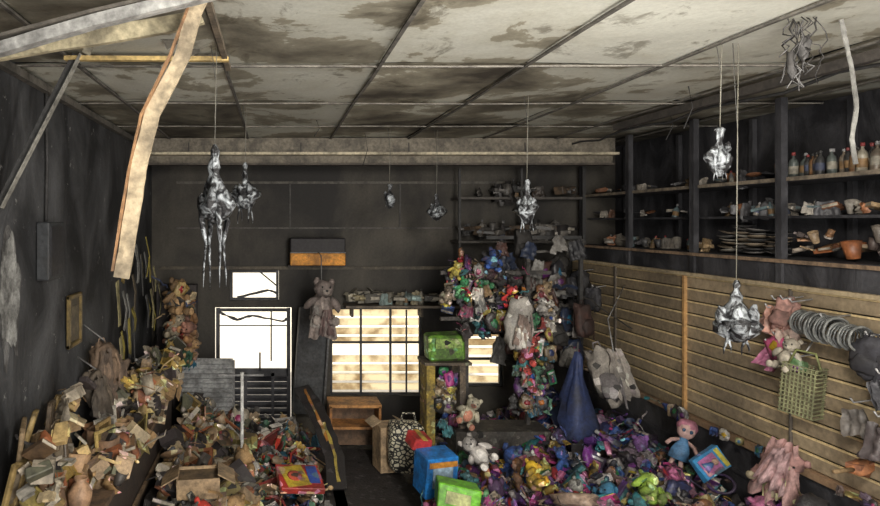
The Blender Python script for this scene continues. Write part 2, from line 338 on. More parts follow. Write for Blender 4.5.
def put(g, items, pal, loc, k, e=None):
    fn = R.choices([i[0] for i in items], [i[1] for i in items])[0]
    col = sh(R.choice(pal), R.uniform(.6,1.2))
    e = e or (R.uniform(-.9,.9), R.uniform(-.9,.9), R.uniform(-3.1,3.1))
    g.at(loc, e, (k*R.uniform(.8,1.25),k*R.uniform(.8,1.25),k*R.uniform(.8,1.25)))
    if fn is boxed: fn(g, col, R.choice(pal))
    else: fn(g, col)
def sstep(t): t = max(0,min(1,t)); return t*t*(3-2*t)

# ------------------------------------------------------------ room shell
def simple(name, boxes, mat):
    g = G()
    for loc, size, col in boxes: g.box(loc, size, col=col)
    return g.obj(name, mat)
Wc = (.5,.5,.5)
simple('floor', [((1.43,3.1,-.05),(6.3,10.4,.1),Wc)], M_FLOOR)
simple('wall_left', [((XL-.06,3.1,2.1),(.12,10.2,4.4),Wc)], M_WALLL)
simple('wall_right', [((XR+.06,3.1,2.1),(.12,10.2,4.4),Wc)], M_DARK)
ops = [(-.60,.05,1.76,2.16),(-.80,.22,.02,1.67),(.73,1.95,.5,1.67),(2.40,3.02,.62,1.34)]
xs = sorted(set([XL,XR]+[o[0] for o in ops]+[o[1] for o in ops])); zs = sorted(set([0,4.3]+[o[2] for o in ops]+[o[3] for o in ops]))
bx = []
for i in range(len(xs)-1):
    for j in range(len(zs)-1):
        cx=(xs[i]+xs[i+1])/2; cz=(zs[j]+zs[j+1])/2
        if any(o[0]<cx<o[1] and o[2]<cz<o[3] for o in ops): continue
        bx.append(((cx,YB+.06,cz),(xs[i+1]-xs[i],.12,zs[j+1]-zs[j]),Wc))
simple('wall_back', bx, M_WALLB)
simple('roof_slab', [((1.43,3.1,4.36),(6.3,10.4,.1),Wc)], M_DARK)

XG = [XL,-1.22,-.31,.64,1.55,2.42,3.25,4.1,XR]
YG = [-2.0,-.98,.22,1.42,2.64,3.86,5.08,6.3,YB]
g = G()
for i in range(len(XG)-1):
    for j in range(len(YG)-1):
        x0,x1,y0,y1 = XG[i],XG[i+1],YG[j],YG[j+1]
        if i == 1 and j == 3: continue
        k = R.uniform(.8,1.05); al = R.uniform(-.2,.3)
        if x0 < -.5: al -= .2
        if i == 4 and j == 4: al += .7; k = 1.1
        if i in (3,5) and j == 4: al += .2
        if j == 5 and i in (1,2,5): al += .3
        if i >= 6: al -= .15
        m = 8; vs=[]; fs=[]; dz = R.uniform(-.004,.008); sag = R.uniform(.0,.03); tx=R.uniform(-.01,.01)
        for a_ in range(m+1):
            for b_ in range(m+1):
                u=a_/m; v=b_/m
                vs.append((x0+(x1-x0)*u, y0+(y1-y0)*v, CZ+dz+.01-sag*16*u*(1-u)*v*(1-v)*.6+tx*(u-.5)+.006*noise.noise(Vector((x0+u*2,y0+v*3,1)))))
        for a_ in range(m):
            for b_ in range(m): q=a_*(m+1)+b_; fs.append((q,q+1,q+m+2,q+m+1))
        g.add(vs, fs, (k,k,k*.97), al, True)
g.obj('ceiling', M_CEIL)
g = G()
TB = (.16,.15,.13)
for x in XG[1:-1]:
    pts = [(x+R.uniform(-.01,.01), -2+i*1.02, CZ-.012+R.uniform(-.006,.004)) for i in range(11)]
    g.plank(pts, .022, .012, TB, (1,0,0), sub=1)
for y in YG[1:-1]:
    pts = [(XL+i*.68, y+R.uniform(-.01,.01), CZ-.01+R.uniform(-.004,.004)) for i in range(10)]
    g.plank(pts, .018, .010, sh(TB,1.6), (0,1,0), sub=1)
g.obj('trim_ceiling_grid', M_WOOD)
g = G()
BX0, BX1 = XL, 3.95; BW=BX1-BX0; bxm=(BX0+BX1)/2
g.box((bxm,7.28,3.69),(BW-.01,.18,.17),col=(.25,.22,.17)); g.box((bxm,7.23,3.588),(BW-.01,.26,.03),col=(.72,.64,.46)); g.box((bxm,7.3,3.53),(BW-.01,.12,.09),col=(.24,.21,.16)); g.box((bxm,7.27,3.475),(BW-.01,.16,.022),col=(.12,.10,.08))
for x in (-1.0,.3,1.55,2.9): g.box((x,7.185,3.66),(.015,.01,.12),col=(.1,.09,.08))
g.obj('trim_header_beam', M_CLEAN)
g = G()
g.box((XL+.03,3.1,CZ-.05),(.05,10.2,.05),col=(.15,.14,.12)); g.obj('trim_left', M_WOOD)
g = G()
g.box((.9,YB-.012,2.72),(4.4,.02,.02),col=(.12,.11,.1)); g.box((.9,YB-.012,3.32),(4.4,.02,.03),col=(.14,.13,.11))
for x in (.2,1.65): g.box((x,YB-.012,3.02),(.02,.02,.58),col=(.09,.085,.08))
g.box((bxm-.4,YB-.02,2.195),(4.6,.04,.04),col=(.13,.11,.08))
g.obj('trim_back_wall', M_WOOD)

FR = (.05,.045,.04)
def frame(g, x0,x1,z0,z1, nx, nz, t=.035, y=YB+.06, col=FR):
    for x in [x0+(x1-x0)*i/nx for i in range(nx+1)]: g.box((x,y,(z0+z1)/2),(t,.05,z1-z0+t),col=col)
    for z in [z0+(z1-z0)*i/nz for i in range(nz+1)]: g.box(((x0+x1)/2,y,z),(x1-x0+t,.048,t*.8),col=col)
g = G(); frame(g,-.58,.03,1.78,2.14,1,1); g.plank([(-.2,YB+.02,2.14),(.03,YB+.02,1.95)],.02,.015,FR); g.plank([(-.5,YB+.02,1.80),(-.1,YB+.02,1.9),(.03,YB+.02,1.86)],.03,.015,FR,jag=.4); g.obj('window_1', M_DARK)
g = G(); frame(g,.75,1.93,.52,1.65,3,1,.025)
g.box((1.34,YB+.06,1.2),(1.2,.03,.025),col=FR); g.box((1.75,YB+.06,1.08),(.02,.02,1.1),col=FR)
g.obj('window_2', M_DARK)
g = G(); frame(g,2.42,3.0,.64,1.32,1,2); g.obj('window_3', M_DARK)
g = G(); frame(g,-.76,.18,.05,1.63,1,1,.05); g.box((-.29,YB+.06,.80),(.92,.05,.10),col=FR); g.box((-.39,YB+.06,.42),(.04,.05,.75),col=FR); g.box((-.03,YB+.06,.42),(.04,.05,.75),col=FR)
for i in range(8): g.box((-.29,YB+.07,.10+i*.088),(.9,.06,.055),(.5,0,0),col=(.22,.12,.05))
g.box((-.29,YB+.06,1.42),(.92,.02,.015),col=FR); g.box((-.05,YB+.06,1.3),(.02,.02,.7),col=FR)
g.plank([(-.74,YB+.03,1.60),(-.5,YB+.03,1.50),(-.3,YB+.03,1.56),(.1,YB+.03,1.48),(.16,YB+.03,1.52)],.03,.01,FR,(0,0,1),jag=.6)
g.lathe([(.012,-.12),(.012,.12)],(-.2,YB+.02,.95),col=(.5,.5,.5))
g.obj('door_1', M_DARK)
def slats(name,x0,x1,z0,z1,step,gap,drop=()):
    g = G(); z=z0; i=0
    while z < z1:
        if i not in drop: g.box(((x0+x1)/2,YB+.2,z),(x1-x0,.012,step-gap),(.25,0,R.uniform(-.01,.01)),col=Wc)
        z += step; i += 1
    for x in (x0,x1): g.box((x,YB+.21,(z0+z1)/2),(.03,.02,z1-z0+.1),col=Wc)
    g.obj(name, M_SHUT)
slats('window_shutter',.65,2.02,.45,1.72,.125,.028,(5,))
slats('window_shutter',2.36,3.06,.55,1.4,.125,.03)
M_PAVE = plain('pale_pavement', (.65,.6,.52,1), .8); M_FAC = plain('pale_facade', (.95,.9,.8,1), .8)
simple('street_pavement', [((1.4,12.3,-.06),(30,8,.08),Wc)], M_PAVE)
g = G(); g.box((1.4,16.5,2.0),(30,.3,4.2),col=Wc)
for i in range(7): g.box((-9+i*3.3,16.3,1.6),(1.2,.06,1.8),col=(.3,.3,.3))
g.obj('street_facade', M_FAC)

# ------------------------------------------------------------ slatwall
g = G()
z0, z1 = 1.0, 2.3; nb = 11; st = (z1-z0)/nb
g.box((XS+.05,5.15,1.65),(.02,6.0,1.3),col=(.06,.055,.045))
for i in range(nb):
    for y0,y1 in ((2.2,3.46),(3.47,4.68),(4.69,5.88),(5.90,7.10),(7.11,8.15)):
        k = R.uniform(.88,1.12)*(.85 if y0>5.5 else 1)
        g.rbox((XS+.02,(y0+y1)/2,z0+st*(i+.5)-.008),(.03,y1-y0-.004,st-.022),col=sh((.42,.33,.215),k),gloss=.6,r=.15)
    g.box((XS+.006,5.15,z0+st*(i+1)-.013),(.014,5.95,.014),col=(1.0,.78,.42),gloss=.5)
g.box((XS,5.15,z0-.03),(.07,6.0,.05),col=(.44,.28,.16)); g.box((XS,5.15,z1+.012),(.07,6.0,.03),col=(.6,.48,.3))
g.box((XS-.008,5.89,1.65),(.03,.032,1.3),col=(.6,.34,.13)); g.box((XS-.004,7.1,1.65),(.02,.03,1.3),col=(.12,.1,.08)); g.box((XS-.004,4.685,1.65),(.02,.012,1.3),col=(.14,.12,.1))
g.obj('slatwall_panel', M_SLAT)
simple('slatwall_base_cabinet', [((XS+.12,5.15,.485),(.24,6.0,.97),(.06,.05,.05)), ((XS-.005,5.15,.7),(.02,6.0,.03),(.15,.12,.1))], M_DARK)
g = G()
for y in (2.6,3.8,4.8,5.8,6.86,7.9): g.box((XS+.02,y,3.04),(.05,.06,1.44),col=Wc); g.box((XR-.03,y,3.04),(.04,.05,1.44),col=Wc)
for z,d in ((2.5,.56),(3.13,.5)):
    g.box((XR-d/2,5.15,z),(d,6.0,.03),col=Wc)
g.box((XR-.2,5.15,2.84),(.38,6.0,.022),col=Wc)
g.box((XS+.03,5.15,2.41),(.03,6.0,.18),col=Wc)
g.obj('upper_shelf_rack', M_DARK)
g = G()
g.box((XS+.04,5.15,3.13),(.012,5.9,.03),col=(.28,.23,.17)); g.box((XS-.01,5.15,2.5),(.012,5.9,.028),col=(.32,.22,.14)); g.obj('trim_shelf_edge', M_WOOD)

g = G()
for i in range(38):
    y = 3.2 + i*.051; g.at((4.12+R.uniform(-.04,.06),y,3.145+.1),(R.uniform(-.1,.1),R.uniform(-.1,.1),R.uniform(0,6)),.2*R.uniform(.75,1.05)); bottle(g, R.choice([(.25,.2,.15),(.08,.07,.07),(.3,.16,.08),(.12,.14,.13),(.4,.36,.28),(.06,.06,.06)]))
g.obj('bottle_row', M_CLEAN)
g = G()
for s_ in range(4):
    bx_, by_ = 4.12+R.uniform(-.03,.05), 5.05+s_*.2
    for i in range(6+s_%3): g.at((bx_+R.uniform(-.02,.02),by_+R.uniform(-.02,.02),2.535+i*.032),(R.uniform(-.14,.14),R.uniform(-.14,.14),0),.22); plate(g, R.choice([(.45,.42,.36),(.2,.19,.18),(.35,.28,.2),(.1,.1,.1)]))
g.obj('plate_stack', M_CLEAN)
g = G()
for i in range(38):
    y = 3.2+i*.05; col = R.choice([(.5,.18,.07),(.5,.26,.12),(.12,.09,.08),(.5,.36,.22),(.1,.09,.08),(.35,.3,.25)])
    put(g, [(slab,3),(cup,2),(vase,.2),(shoe,3),(book,1),(scrap,2)], [col], (4.13+R.uniform(-.1,.12),y,2.58+R.uniform(0,.14)), R.uniform(.12,.22), (R.uniform(-.4,.4),R.uniform(-.4,.4),R.uniform(0,3)))
g.obj('shelf_crockery', M_CLEAN)
g = G()
for i in range(150): 
    y = R.uniform(3.1,7.9); z = R.choice([2.57,2.91,3.2,2.57]) 
    if z==2.57 and (y<5.9): z = 2.91
    if z==3.2 and y<5.1: z=2.91
    put(g, [(slab,3),(cup,2),(bottle,2),(vase,.4),(book,1),(ring,.5),(scrap,3),(plate,1)], [(.2,.2,.21),(.4,.36,.3),(.12,.12,.13),(.45,.2,.1),(.5,.46,.4),(.1,.1,.11),(.2,.28,.3),(.4,.28,.15)], (4.2+R.uniform(-.1,.1),y,z), R.uniform(.10,.19), (R.uniform(-.3,.3),R.uniform(-.3,.3),R.uniform(0,3)))
g.obj('burnt_shelf_stock', M_CLEAN)
g = G()
g.box((3.1,7.95,2.55),(1.6,.35,.03),col=(.1,.09,.08)); g.box((3.1,7.95,3.1),(1.6,.3,.03),col=(.1,.09,.08))
for x in (2.32,3.1,3.88): g.box((x,7.8,2.9),(.03,.03,1.15),col=(.05,.05,.05))
g.obj('back_shelf_unit', M_WOOD)
g = G()
for i in range(60): put(g, [(slab,4),(bottle,2),(vase,.6),(cup,1),(book,2),(scrap,3)], [(.16,.15,.14),(.06,.055,.055),(.3,.28,.25),(.15,.1,.06),(.05,.05,.05)], (R.uniform(2.4,3.8),7.9+R.uniform(-.06,.06),R.choice([2.66,2.72,3.2])), R.uniform(.16,.32), (R.uniform(-.2,.2),R.uniform(-.2,.2),R.uniform(0,3)))
g.obj('back_shelf_stock', M_BURNT)

# ------------------------------------------------------------ heaps
def mound(g, x0,x1,y0,y1, h, nx=70, ny=90, base=(.05,.045,.045)):
    vs=[]; fs=[]; g.at()
    for i in range(nx+1):
        for j in range(ny+1):
            x=x0+(x1-x0)*i/nx; y=y0+(y1-y0)*j/ny
            vs.append((x,y,max(.004,h(x,y)-.09+.09*noise.noise(Vector((x*5,y*5,0)))+.05*noise.noise(Vector((x*14,y*14,3))))))
    for i in range(nx):
        for j in range(ny):
            q=i*(ny+1)+j; fs.append((q,q+ny+1,q+ny+2,q+1))
    g.add(vs,fs,base,.3,False)
def hR(x,y):
    edge = 1.35 if y > 6.1 else 1.35 - .6*sstep((6.1-y)/1.0)
    t = sstep((x-edge)/.5)
    return t*(.22 + .38*sstep((x-1.7)/2.0) + .16*noise.noise(Vector((x*1.3,y*1.3,5))))*(1 - .35*sstep((y-6.6)/1.2))
def hL(x,y):
    t = 1-sstep((x-.2)/.4)
    return t*(.24 + .40*sstep((-.3-x)/1.2) + .12*noise.noise(Vector((x*1.5,y*1.5,9))))
def scatter(g, items, pal, x0,x1,y0,y1,h,n_,k0,k1,lift=.1):
    c=0
    while c < n_:
        x=R.uniform(x0,x1); y=R.uniform(y0,y1); hh=h(x,y)
        if hh < .08: c += .3; continue
        k=R.uniform(k0,k1)*(1 if R.random()<.8 else 1.25)
        put(g, items, pal, (min(x,3.80-k*.65),y,max(k*.35,hh+R.uniform(-.05,lift))), k); c += 1
g = G(); mound(g,.6,3.86,3.4,8.1,hR)
scatter(g, ITEMS_TOY, P_PURP, 1.9,3.8,3.7,8.0,hR,900,.11,.25)
scatter(g, ITEMS_TOY, P_CENT, 1.0,2.6,3.9,7.7,hR,470,.11,.25)
scatter(g, ITEMS_LIT, BRIGHT+P_PURP+P_PURP, 1.1,3.8,3.8,7.9,hR,1100,.06,.12,lift=.15)
g.obj('toy_pile', M_GOODS)
g = G(); mound(g,-1.1,.72,3.4,8.1,hL)
scatter(g, ITEMS_HOME, P_BROWN, -1.0,-.2,4.0,7.9,hL,430,.13,.28,lift=.2)
scatter(g, ITEMS_HOME+[(boxed,1.5)], P_GREY+[(.6,.06,.04),(.7,.45,.05),(.5,.34,.17)], -.7,.5,4.3,7.6,hL,420,.12,.25)
scatter(g, ITEMS_LIT+[(plate,1),(bottle,1)], P_BROWN+P_GREY, -1.0,.5,3.9,7.8,hL,700,.07,.13,lift=.18)
g.obj('homeware_pile', M_PRINT)

# ------------------------------------------------------------ left side
simple('display_counter', [((-1.37,5.2,.88),(.46,3.6,.04),(.2,.13,.08)),((-1.37,5.2,.45),(.42,3.5,.8),(.07,.05,.04)),((-1.14,5.2,.5),(.02,3.5,.04),(.25,.17,.1))], M_WOOD)
g = G()
for i in range(9):
    k=R.uniform(.2,.34); g.at((R.uniform(-1.45,-1.22),3.9+i*.14,.9+.5*k),(R.uniform(-.12,.12),R.uniform(-.12,.12),0),k); 
    if i in (1,7): vase(g, R.choice([(.46,.24,.12),(.55,.34,.2)]))
    else: g.lathe([(.24,-.5),(.26,-.2),(.25,.2),(.27,.5),(.22,.5),(.2,-.3)],col=R.choice([(.5,.33,.18),(.56,.36,.2),(.4,.24,.14)]),wob=.3,gloss=.3)
g.obj('clay_pot_group', M_CLEAN)
g = G()
for i in range(270):
    y=R.uniform(4.3,7.1); put(g, ITEMS_HOME, P_BROWN+[(.65,.46,.14)], (R.uniform(-1.42,-1.08),y,R.uniform(.98,1.12)+.3*R.random()*(y>5.3)), R.uniform(.13,.26))
for i in range(16):
    y=4.6+i*.15; k=R.uniform(.2,.34); g.at((-1.42+R.uniform(0,.2),y,1.0+k*.5),(R.uniform(-.35,0),0,R.uniform(.7,1.6)),k); picf(g,R.choice([(.6,.44,.16),(.5,.34,.14),(.6,.56,.48)]))
g.obj('counter_ornaments', M_PRINT)
def picframe(g, w, h, col, inner):
    for k in (-1,1): g.rbox((k*w/2,0,0),(.035,.03,h+.035),col=col,gloss=.6,r=.2); g.rbox((0,0,k*h/2),(w+.035,.03,.035),col=col,gloss=.6,r=.2)
    g.box((0,.008,0),(w,.01,h),col=inner,gloss=.5); g.box((0,.0,0),(w*.6,.008,h*.6),col=sh(inner,1.8),gloss=.4)
g = G()
for i in range(14):
    g.at((XL+.12+R.uniform(0,.08),3.45+i*.07,1.08+(i%3)*.22),(R.uniform(-.3,.3),R.uniform(-.3,.3),math.pi/2+R.uniform(-.5,.5))); picframe(g,R.uniform(.08,.17),R.uniform(.18,.3),R.choice([(.42,.3,.12),(.34,.24,.13),(.15,.11,.07)]),(.16,.13,.09))
for i in range(44): put(g,[(slab,3),(scrap,1),(ribbon,1),(book,2),(carton,2)],P_BROWN,(XL+.2+R.uniform(0,.14),R.uniform(3.4,4.4),R.uniform(1.0,1.7)),R.uniform(.1,.2))
g.obj('gilt_frame_group', M_CLEAN)
g = G(); g.at((XL+.03,4.95,2.02),(0,0,math.pi/2)); picframe(g,.28,.38,(.24,.17,.06),(.10,.08,.05)); g.obj('picture_frame', M_WOOD)
g = G(); g.at((XL+.05,4.36,2.6)); g.rbox((0,0,0),(.09,.3,.4),col=(.05,.055,.06),gloss=.4); g.box((.05,0,0),(.01,.25,.34),col=(.03,.03,.035),gloss=.5); g.tube([(-.03,0,.2),(-.03,.02,.6),(-.03,.0,1.17)],.012,(.05,.05,.05)); g.obj('electrical_panel', M_CLEAN)
g = G()
for rep,(dx,sc_,col) in enumerate([(.004,1,(.2,.2,.2)),(.009,.82,(.5,.51,.49))]):
    pts=[]
    for i in range(40):
        a_=i*2*math.pi/40; rr=1+.45*noise.noise(Vector((math.cos(a_)*2,math.sin(a_)*2,rep*3)))+.3*noise.noise(Vector((math.cos(a_)*7,math.sin(a_)*7,1)))
        pts.append((XL+dx,3.79+.17*sc_*rr*math.cos(a_),2.38+.40*sc_*rr*math.sin(a_)))
    pts.append((XL+dx,3.79,2.38)); g.add(pts,[(i,(i+1)%40,40) for i in range(40)],col,.1,False)
g.obj('peeling_plaster_patch', M_BURNT)
g = G()
for (x,y,z,k,c) in [(-1.43,5.2,1.62,.34,(.22,.15,.10)),(-1.40,5.40,1.45,.32,(.2,.14,.1)),(-1.45,5.05,1.44,.28,(.14,.11,.08)),(-1.43,5.3,1.25,.3,(.2,.13,.09))]:
    g.at((x,y,z),(R.uniform(-.3,.3),R.uniform(-.3,.3),.9),k); backpack(g, c, sh(c,1.5)); g.at(); g.tube([(x,y,z+.55*k),(XL+.02,y,z+.95*k)],.006,(.3,.3,.3))
    g.cloth((x+.05,y-.1,z+.12),.2,.3,(0,0,.9),col=sh(c,.8),fold=.04)
g.obj('hanging_handbag_group', M_CLEAN)
g = G()
for i in range(10):
    x,y,z=R.uniform(-1.32,-1.05),R.uniform(7.4,7.75),R.uniform(1.1,1.9); g.at((x,y,z),(R.uniform(-.3,.3),R.uniform(-.9,.9),R.uniform(-.6,.9)),R.uniform(.22,.32)); plush(g, R.choice([(.34,.18,.08),(.4,.25,.12),(.24,.13,.07),(.4,.34,.24),(.35,.17,.12),(.1,.08,.07)]))
for i in range(40): put(g,[(scrap,4),(slab,2),(ribbon,2),(pouch,1)],P_BROWN+P_GREY,(R.uniform(-1.33,-1.0),R.uniform(7.35,7.75),R.uniform(1.0,2.05)),R.uniform(.12,.24))
g.at(); g.box((-1.25,7.95,1.0),(.5,.2,2.0),col=(.06,.05,.05))
g.obj('teddy_bear_display', M_CLEAN)
g = G()
for i in range(26):
    y=R.uniform(5.9,7.9); z=R.uniform(1.5,2.45); g.at((XL+.08+R.uniform(0,.08),y,z)); h_=R.uniform(.25,.5)
    g.plank([(0,0,h_/2),(R.uniform(0,.04),.03,0),(.02,R.uniform(-.05,.05),-h_/2)],R.uniform(.03,.09),.008,R.choice([(.45,.37,.07),(.38,.28,.07),(.15,.12,.08),(.3,.3,.28),(.45,.4,.2),(.1,.1,.1)]),(0,1,0),jag=.3)
g.obj('ribbon_garland', M_CLEAN)

g = G()
for i in range(18): g.rbox((-.83,7.62,.1+i*.058),(.62,.08,.03),(.7,0,R.uniform(-.03,.03)),col=(.50,.51,.51),gloss=.4)
for x in (-1.15,-.51): g.box((x,7.62,.55),(.03,.05,1.1),col=(.35,.35,.35))
g.obj('louvred_rack', M_CLEAN)
g = G(); g.lathe([(.05,0),(.05,.02),(.018,.03),(.018,1.18),(.022,1.2)],(-.35,6.6,.0),col=(1,1,.96),gloss=.5); g.plank([(-.62,6.6,1.17),(-.12,6.6,1.17)],.02,.02,(.4,.4,.4),(0,0,1)); g.obj('display_stand_pole', M_CLEAN)
g = G(); g.rbox((.47,7.98,1.02),(.40,.05,1.36),(0,.07,.25),col=(.10,.105,.11),gloss=.8,r=.05)
for k in (-1,1): g.box((.47+k*.19,7.95,1.02),(.025,.06,1.36),(0,.07,.25),col=(.2,.2,.2))
g.obj('leaning_glass_panel', M_CLEAN)
g = G(); g.rbox((.545,8.02,2.5),(.70,.3,.19),col=(.025,.022,.025),gloss=.3,r=.06); g.rbox((.545,8.02,2.325),(.70,.31,.155),col=(.95,.40,.05),gloss=.3,r=.06); g.box((.545,7.86,2.41),(.7,.01,.012),col=(.3,.3,.3)); g.box((.545,8.07,2.235),(.74,.2,.02),col=(.06,.05,.05)); g.obj('two_tone_storage_box', M_CLEAN)
g = G(); g.box((1.95,8.02,1.72),(2.1,.32,.03),col=(.2,.16,.12))
for x in (1.0,1.9,2.9): g.box((x,8.1,1.64),(.03,.2,.14),col=(.1,.08,.06))
g.obj('wall_shelf', M_WOOD)
g = G()
for i in range(40): put(g, [(slab,3),(cup,2),(bottle,2),(book,3),(carton,2),(scrap,1)], [(.5,.46,.36),(.25,.23,.18),(.15,.14,.12),(.35,.3,.18),(.16,.25,.25),(.3,.4,.38)], (.98+i*.05,7.98+R.uniform(-.05,.05),1.83), R.uniform(.16,.26), (R.uniform(-.1,.1),R.uniform(-.1,.1),R.uniform(-.5,.5)))
g.obj('wall_shelf_stock', M_CLEAN)

# centre display with hanging toys
RED=[(.7,.1,.27),(.6,.05,.1),(.04,.04,.05),(.06,.05,.05),(.03,.15,.2),(.1,.05,.06),(.05,.05,.05)]
g = G()
g.box((2.08,6.75,1.2),(.04,.05,2.4),col=(.1,.09,.08)); g.box((2.75,6.75,1.2),(.04,.05,2.4),col=(.1,.09,.08)); g.box((2.4,6.75,2.25),(1.2,.04,.04),col=(.1,.09,.08)); g.box((2.4,6.75,1.75),(1.2,.04,.04),col=(.1,.09,.08))
g.box((2.4,6.7,.3),(1.0,.4,.6),col=(.08,.07,.06))
for i in range(85):
    z=R.uniform(1.60,2.38); w=.15+.2*math.sin((z-1.5)/.95*3.14); put(g, [(plush,3),(pouch,4),(boxed,3),(doll,1),(scrap,7),(ribbon,3),(book,1)], P_CENT+RED, (2.15+R.uniform(-w,w),6.62+R.uniform(-.12,.12),z), R.uniform(.11,.2), (R.uniform(-.3,.3),R.uniform(-.6,.6),R.uniform(-.6,.6)))
for i in range(85):
    z=R.uniform(.8,2.0); put(g, [(plush,3),(pouch,4),(boxed,2),(doll,1),(scrap,7),(ribbon,3)], P_GREY+P_GREY+P_CENT+RED, (2.72+R.uniform(-.12,.22),6.66+R.uniform(-.12,.12),z), R.uniform(.11,.2), (R.uniform(-.3,.3),R.uniform(-.6,.6),R.uniform(-.6,.6)))
for i in range(60): put(g,[(paper,3),(ribbon,2)],P_CENT+RED+[(.8,.8,.78)],(2.15+R.uniform(-.25,.5),6.5+R.uniform(-.08,.1),R.uniform(1.65,2.4)),R.uniform(.06,.12))
g.obj('hanging_toy_display', M_GOODS)
g = G(); 
for i in range(56):
    put(g, [(pouch,2),(scrap,6),(backpack,2),(ribbon,2)], [(.03,.03,.035),(.06,.055,.05),(.04,.06,.12),(.12,.11,.1),(.25,.24,.22),(.1,.05,.04)], (R.uniform(2.55,3.5),R.uniform(6.9,7.4),R.uniform(1.2,2.6)), R.uniform(.16,.32),(R.uniform(-.2,.2),R.uniform(-.3,.3),R.uniform(-.5,.5)))
g.at(); g.box((3.0,7.2,2.62),(1.1,.04,.04),col=(.06,.06,.06)); g.box((3.55,7.2,1.3),(.04,.04,2.6),col=(.06,.06,.06))
g.obj('charred_bag_rail', M_CLEAN)
def hung(name, fn, col, loc, k, e=(0,0,0), col2=None, mat=M_CLEAN):
    g = G(); g.at(loc,e,k); fn(g,col,col2) if col2 else fn(g,col); return g.obj(name, mat)
g=G(); g.at((2.5,6.35,1.76),(0,.1,.3),(.38,.4,.46)); backpack(g,(.55,.52,.47),(.34,.28,.25)); g.at((2.5,6.22,1.86)); g.cloth((0,0,0),.22,.3,(0,.15,.2),col=(.3,.22,.18),fold=.04); g.cloth((-.04,-.02,-.1),.16,.22,(0,-.2,.2),col=(.65,.6,.55),fold=.04); g.obj('backpack', M_PRINT)
g=G(); g.at((3.42,6.4,1.22),(0,-.3,-.3),(.38,.45,.58)); backpack(g,(.42,.38,.33),(.2,.18,.18)); g.at((3.44,6.3,1.48)); g.cloth((0,0,.02),.28,.5,(0,-.25,0),col=(.38,.34,.30),fold=.07); g.tube([(0,0,0),(.05,.2,.3),(.45,.6,.62)],.006,(.3,.3,.3)); g.obj('backpack', M_PRINT)
g = G(); g.at((.55,7.3,1.80),(0,.1,.2),.38); plush(g,(.27,.22,.2),(.42,.36,.32)); g.at((.55,7.3,1.74)); g.cloth((0,-.14,.18),.34,.46,col=(.34,.28,.25),fold=.05); g.cloth((.05,-.17,.05),.2,.3,col=(.2,.13,.12),fold=.05); g.cloth((-.08,-.17,.1),.14,.25,col=(.5,.46,.42),fold=.04); g.at((.55,7.3,1.80)); g.tube([(0,0,.2),(0,.1,.6),(0,.87,.62)],.006,(.2,.2,.2)); g.obj('gray_plush_toy', M_CLEAN)
g = G(); g.at((3.1,6.5,.5),(.03,.06,0)); g.lathe([(.17,0),(.18,.1),(.17,.25),(.12,.45),(.07,.7),(.03,.9),(.015,.95)],col=(.035,.055,.15),gloss=.3,seg=18,wob=1.4); g.tube([(0,0,.9),(0,0,1.05)],.01,(.1,.1,.1)); g.obj('folded_parasol', M_CLEAN)
g = G(); g.rbox((1.84,6.75,1.45),(.40,.22,.27),(0,0,.15),col=(.22,.5,.05),gloss=.5,jit=.08); g.box((1.86,6.63,1.5),(.3,.02,.1),(0,0,.15),col=(.4,.6,.15)); g.box((1.84,6.75,1.29),(.5,.35,.03),col=(.2,.15,.1)); g.box((1.66,6.75,.65),(.09,.3,1.24),col=(.5,.36,.06)); g.box((2.0,6.75,.65),(.06,.3,1.24),col=(.2,.15,.1))
for i in range(22): put(g,[(boxed,2),(plush,.5),(pouch,2),(scrap,2)],P_CENT,(1.83+R.uniform(-.12,.1),6.65+R.uniform(-.05,.05),R.uniform(.6,1.2)),R.uniform(.12,.2),(R.uniform(-.3,.3),R.uniform(-.4,.4),R.uniform(-.4,.4)))
g.obj('green_toy_box_shelf', M_GOODS)
g = G(); g.box((.95,7.5,.62),(.62,.36,.035),col=(.7,.34,.11)); g.box((.95,7.5,.36),(.6,.34,.03),col=(.6,.28,.09))
for x in (.66,1.24): g.box((x,7.5,.31),(.03,.36,.62),col=(.45,.2,.06))
g.box((.95,7.66,.3),(.58,.02,.5),col=(.2,.12,.07))
g.obj('low_wooden_shelf', M_CLEAN)
g = G(); g.box((1.26,7.0,.27),(.24,.26,.5),(0,0,.2),col=(.65,.46,.27)); 
for k in (-1,1): g.box((1.26+k*.16,6.98,.56),(.12,.24,.01),(0,k*.5,.2),col=(.65,.48,.3))
g.obj('cardboard_box', M_CLEAN)
M_PAT, nt, b = newmat('patterned_fabric'); v_=N(nt,'ShaderNodeTexVoronoi',feature='DISTANCE_TO_EDGE'); v_.inputs['Scale'].default_value=24
r_=N(nt,'ShaderNodeValToRGB'); r_.color_ramp.elements[0].position=.12; r_.color_ramp.elements[0].color=(.02,.02,.02,1); r_.color_ramp.elements[1].position=.16; r_.color_ramp.elements[1].color=(.7,.66,.5,1)
gg=N(nt,'ShaderNodeNewGeometry'); nt.links.new(gg.outputs['Position'],v_.inputs['Vector']); nt.links.new(v_.outputs['Distance'],r_.inputs['Fac']); nt.links.new(r_.outputs[0],b.inputs['Base Color'])
g = G(); g.ell((1.42,6.75,.36),(.19,.13,.27),col=Wc,p=.4,seg=16,rings=10,lump=.1); g.tube([(1.34,6.65,.58),(1.37,6.65,.75),(1.49,6.65,.75),(1.52,6.65,.58)],.012,Wc); g.obj('patterned_tote_bag', M_PAT)
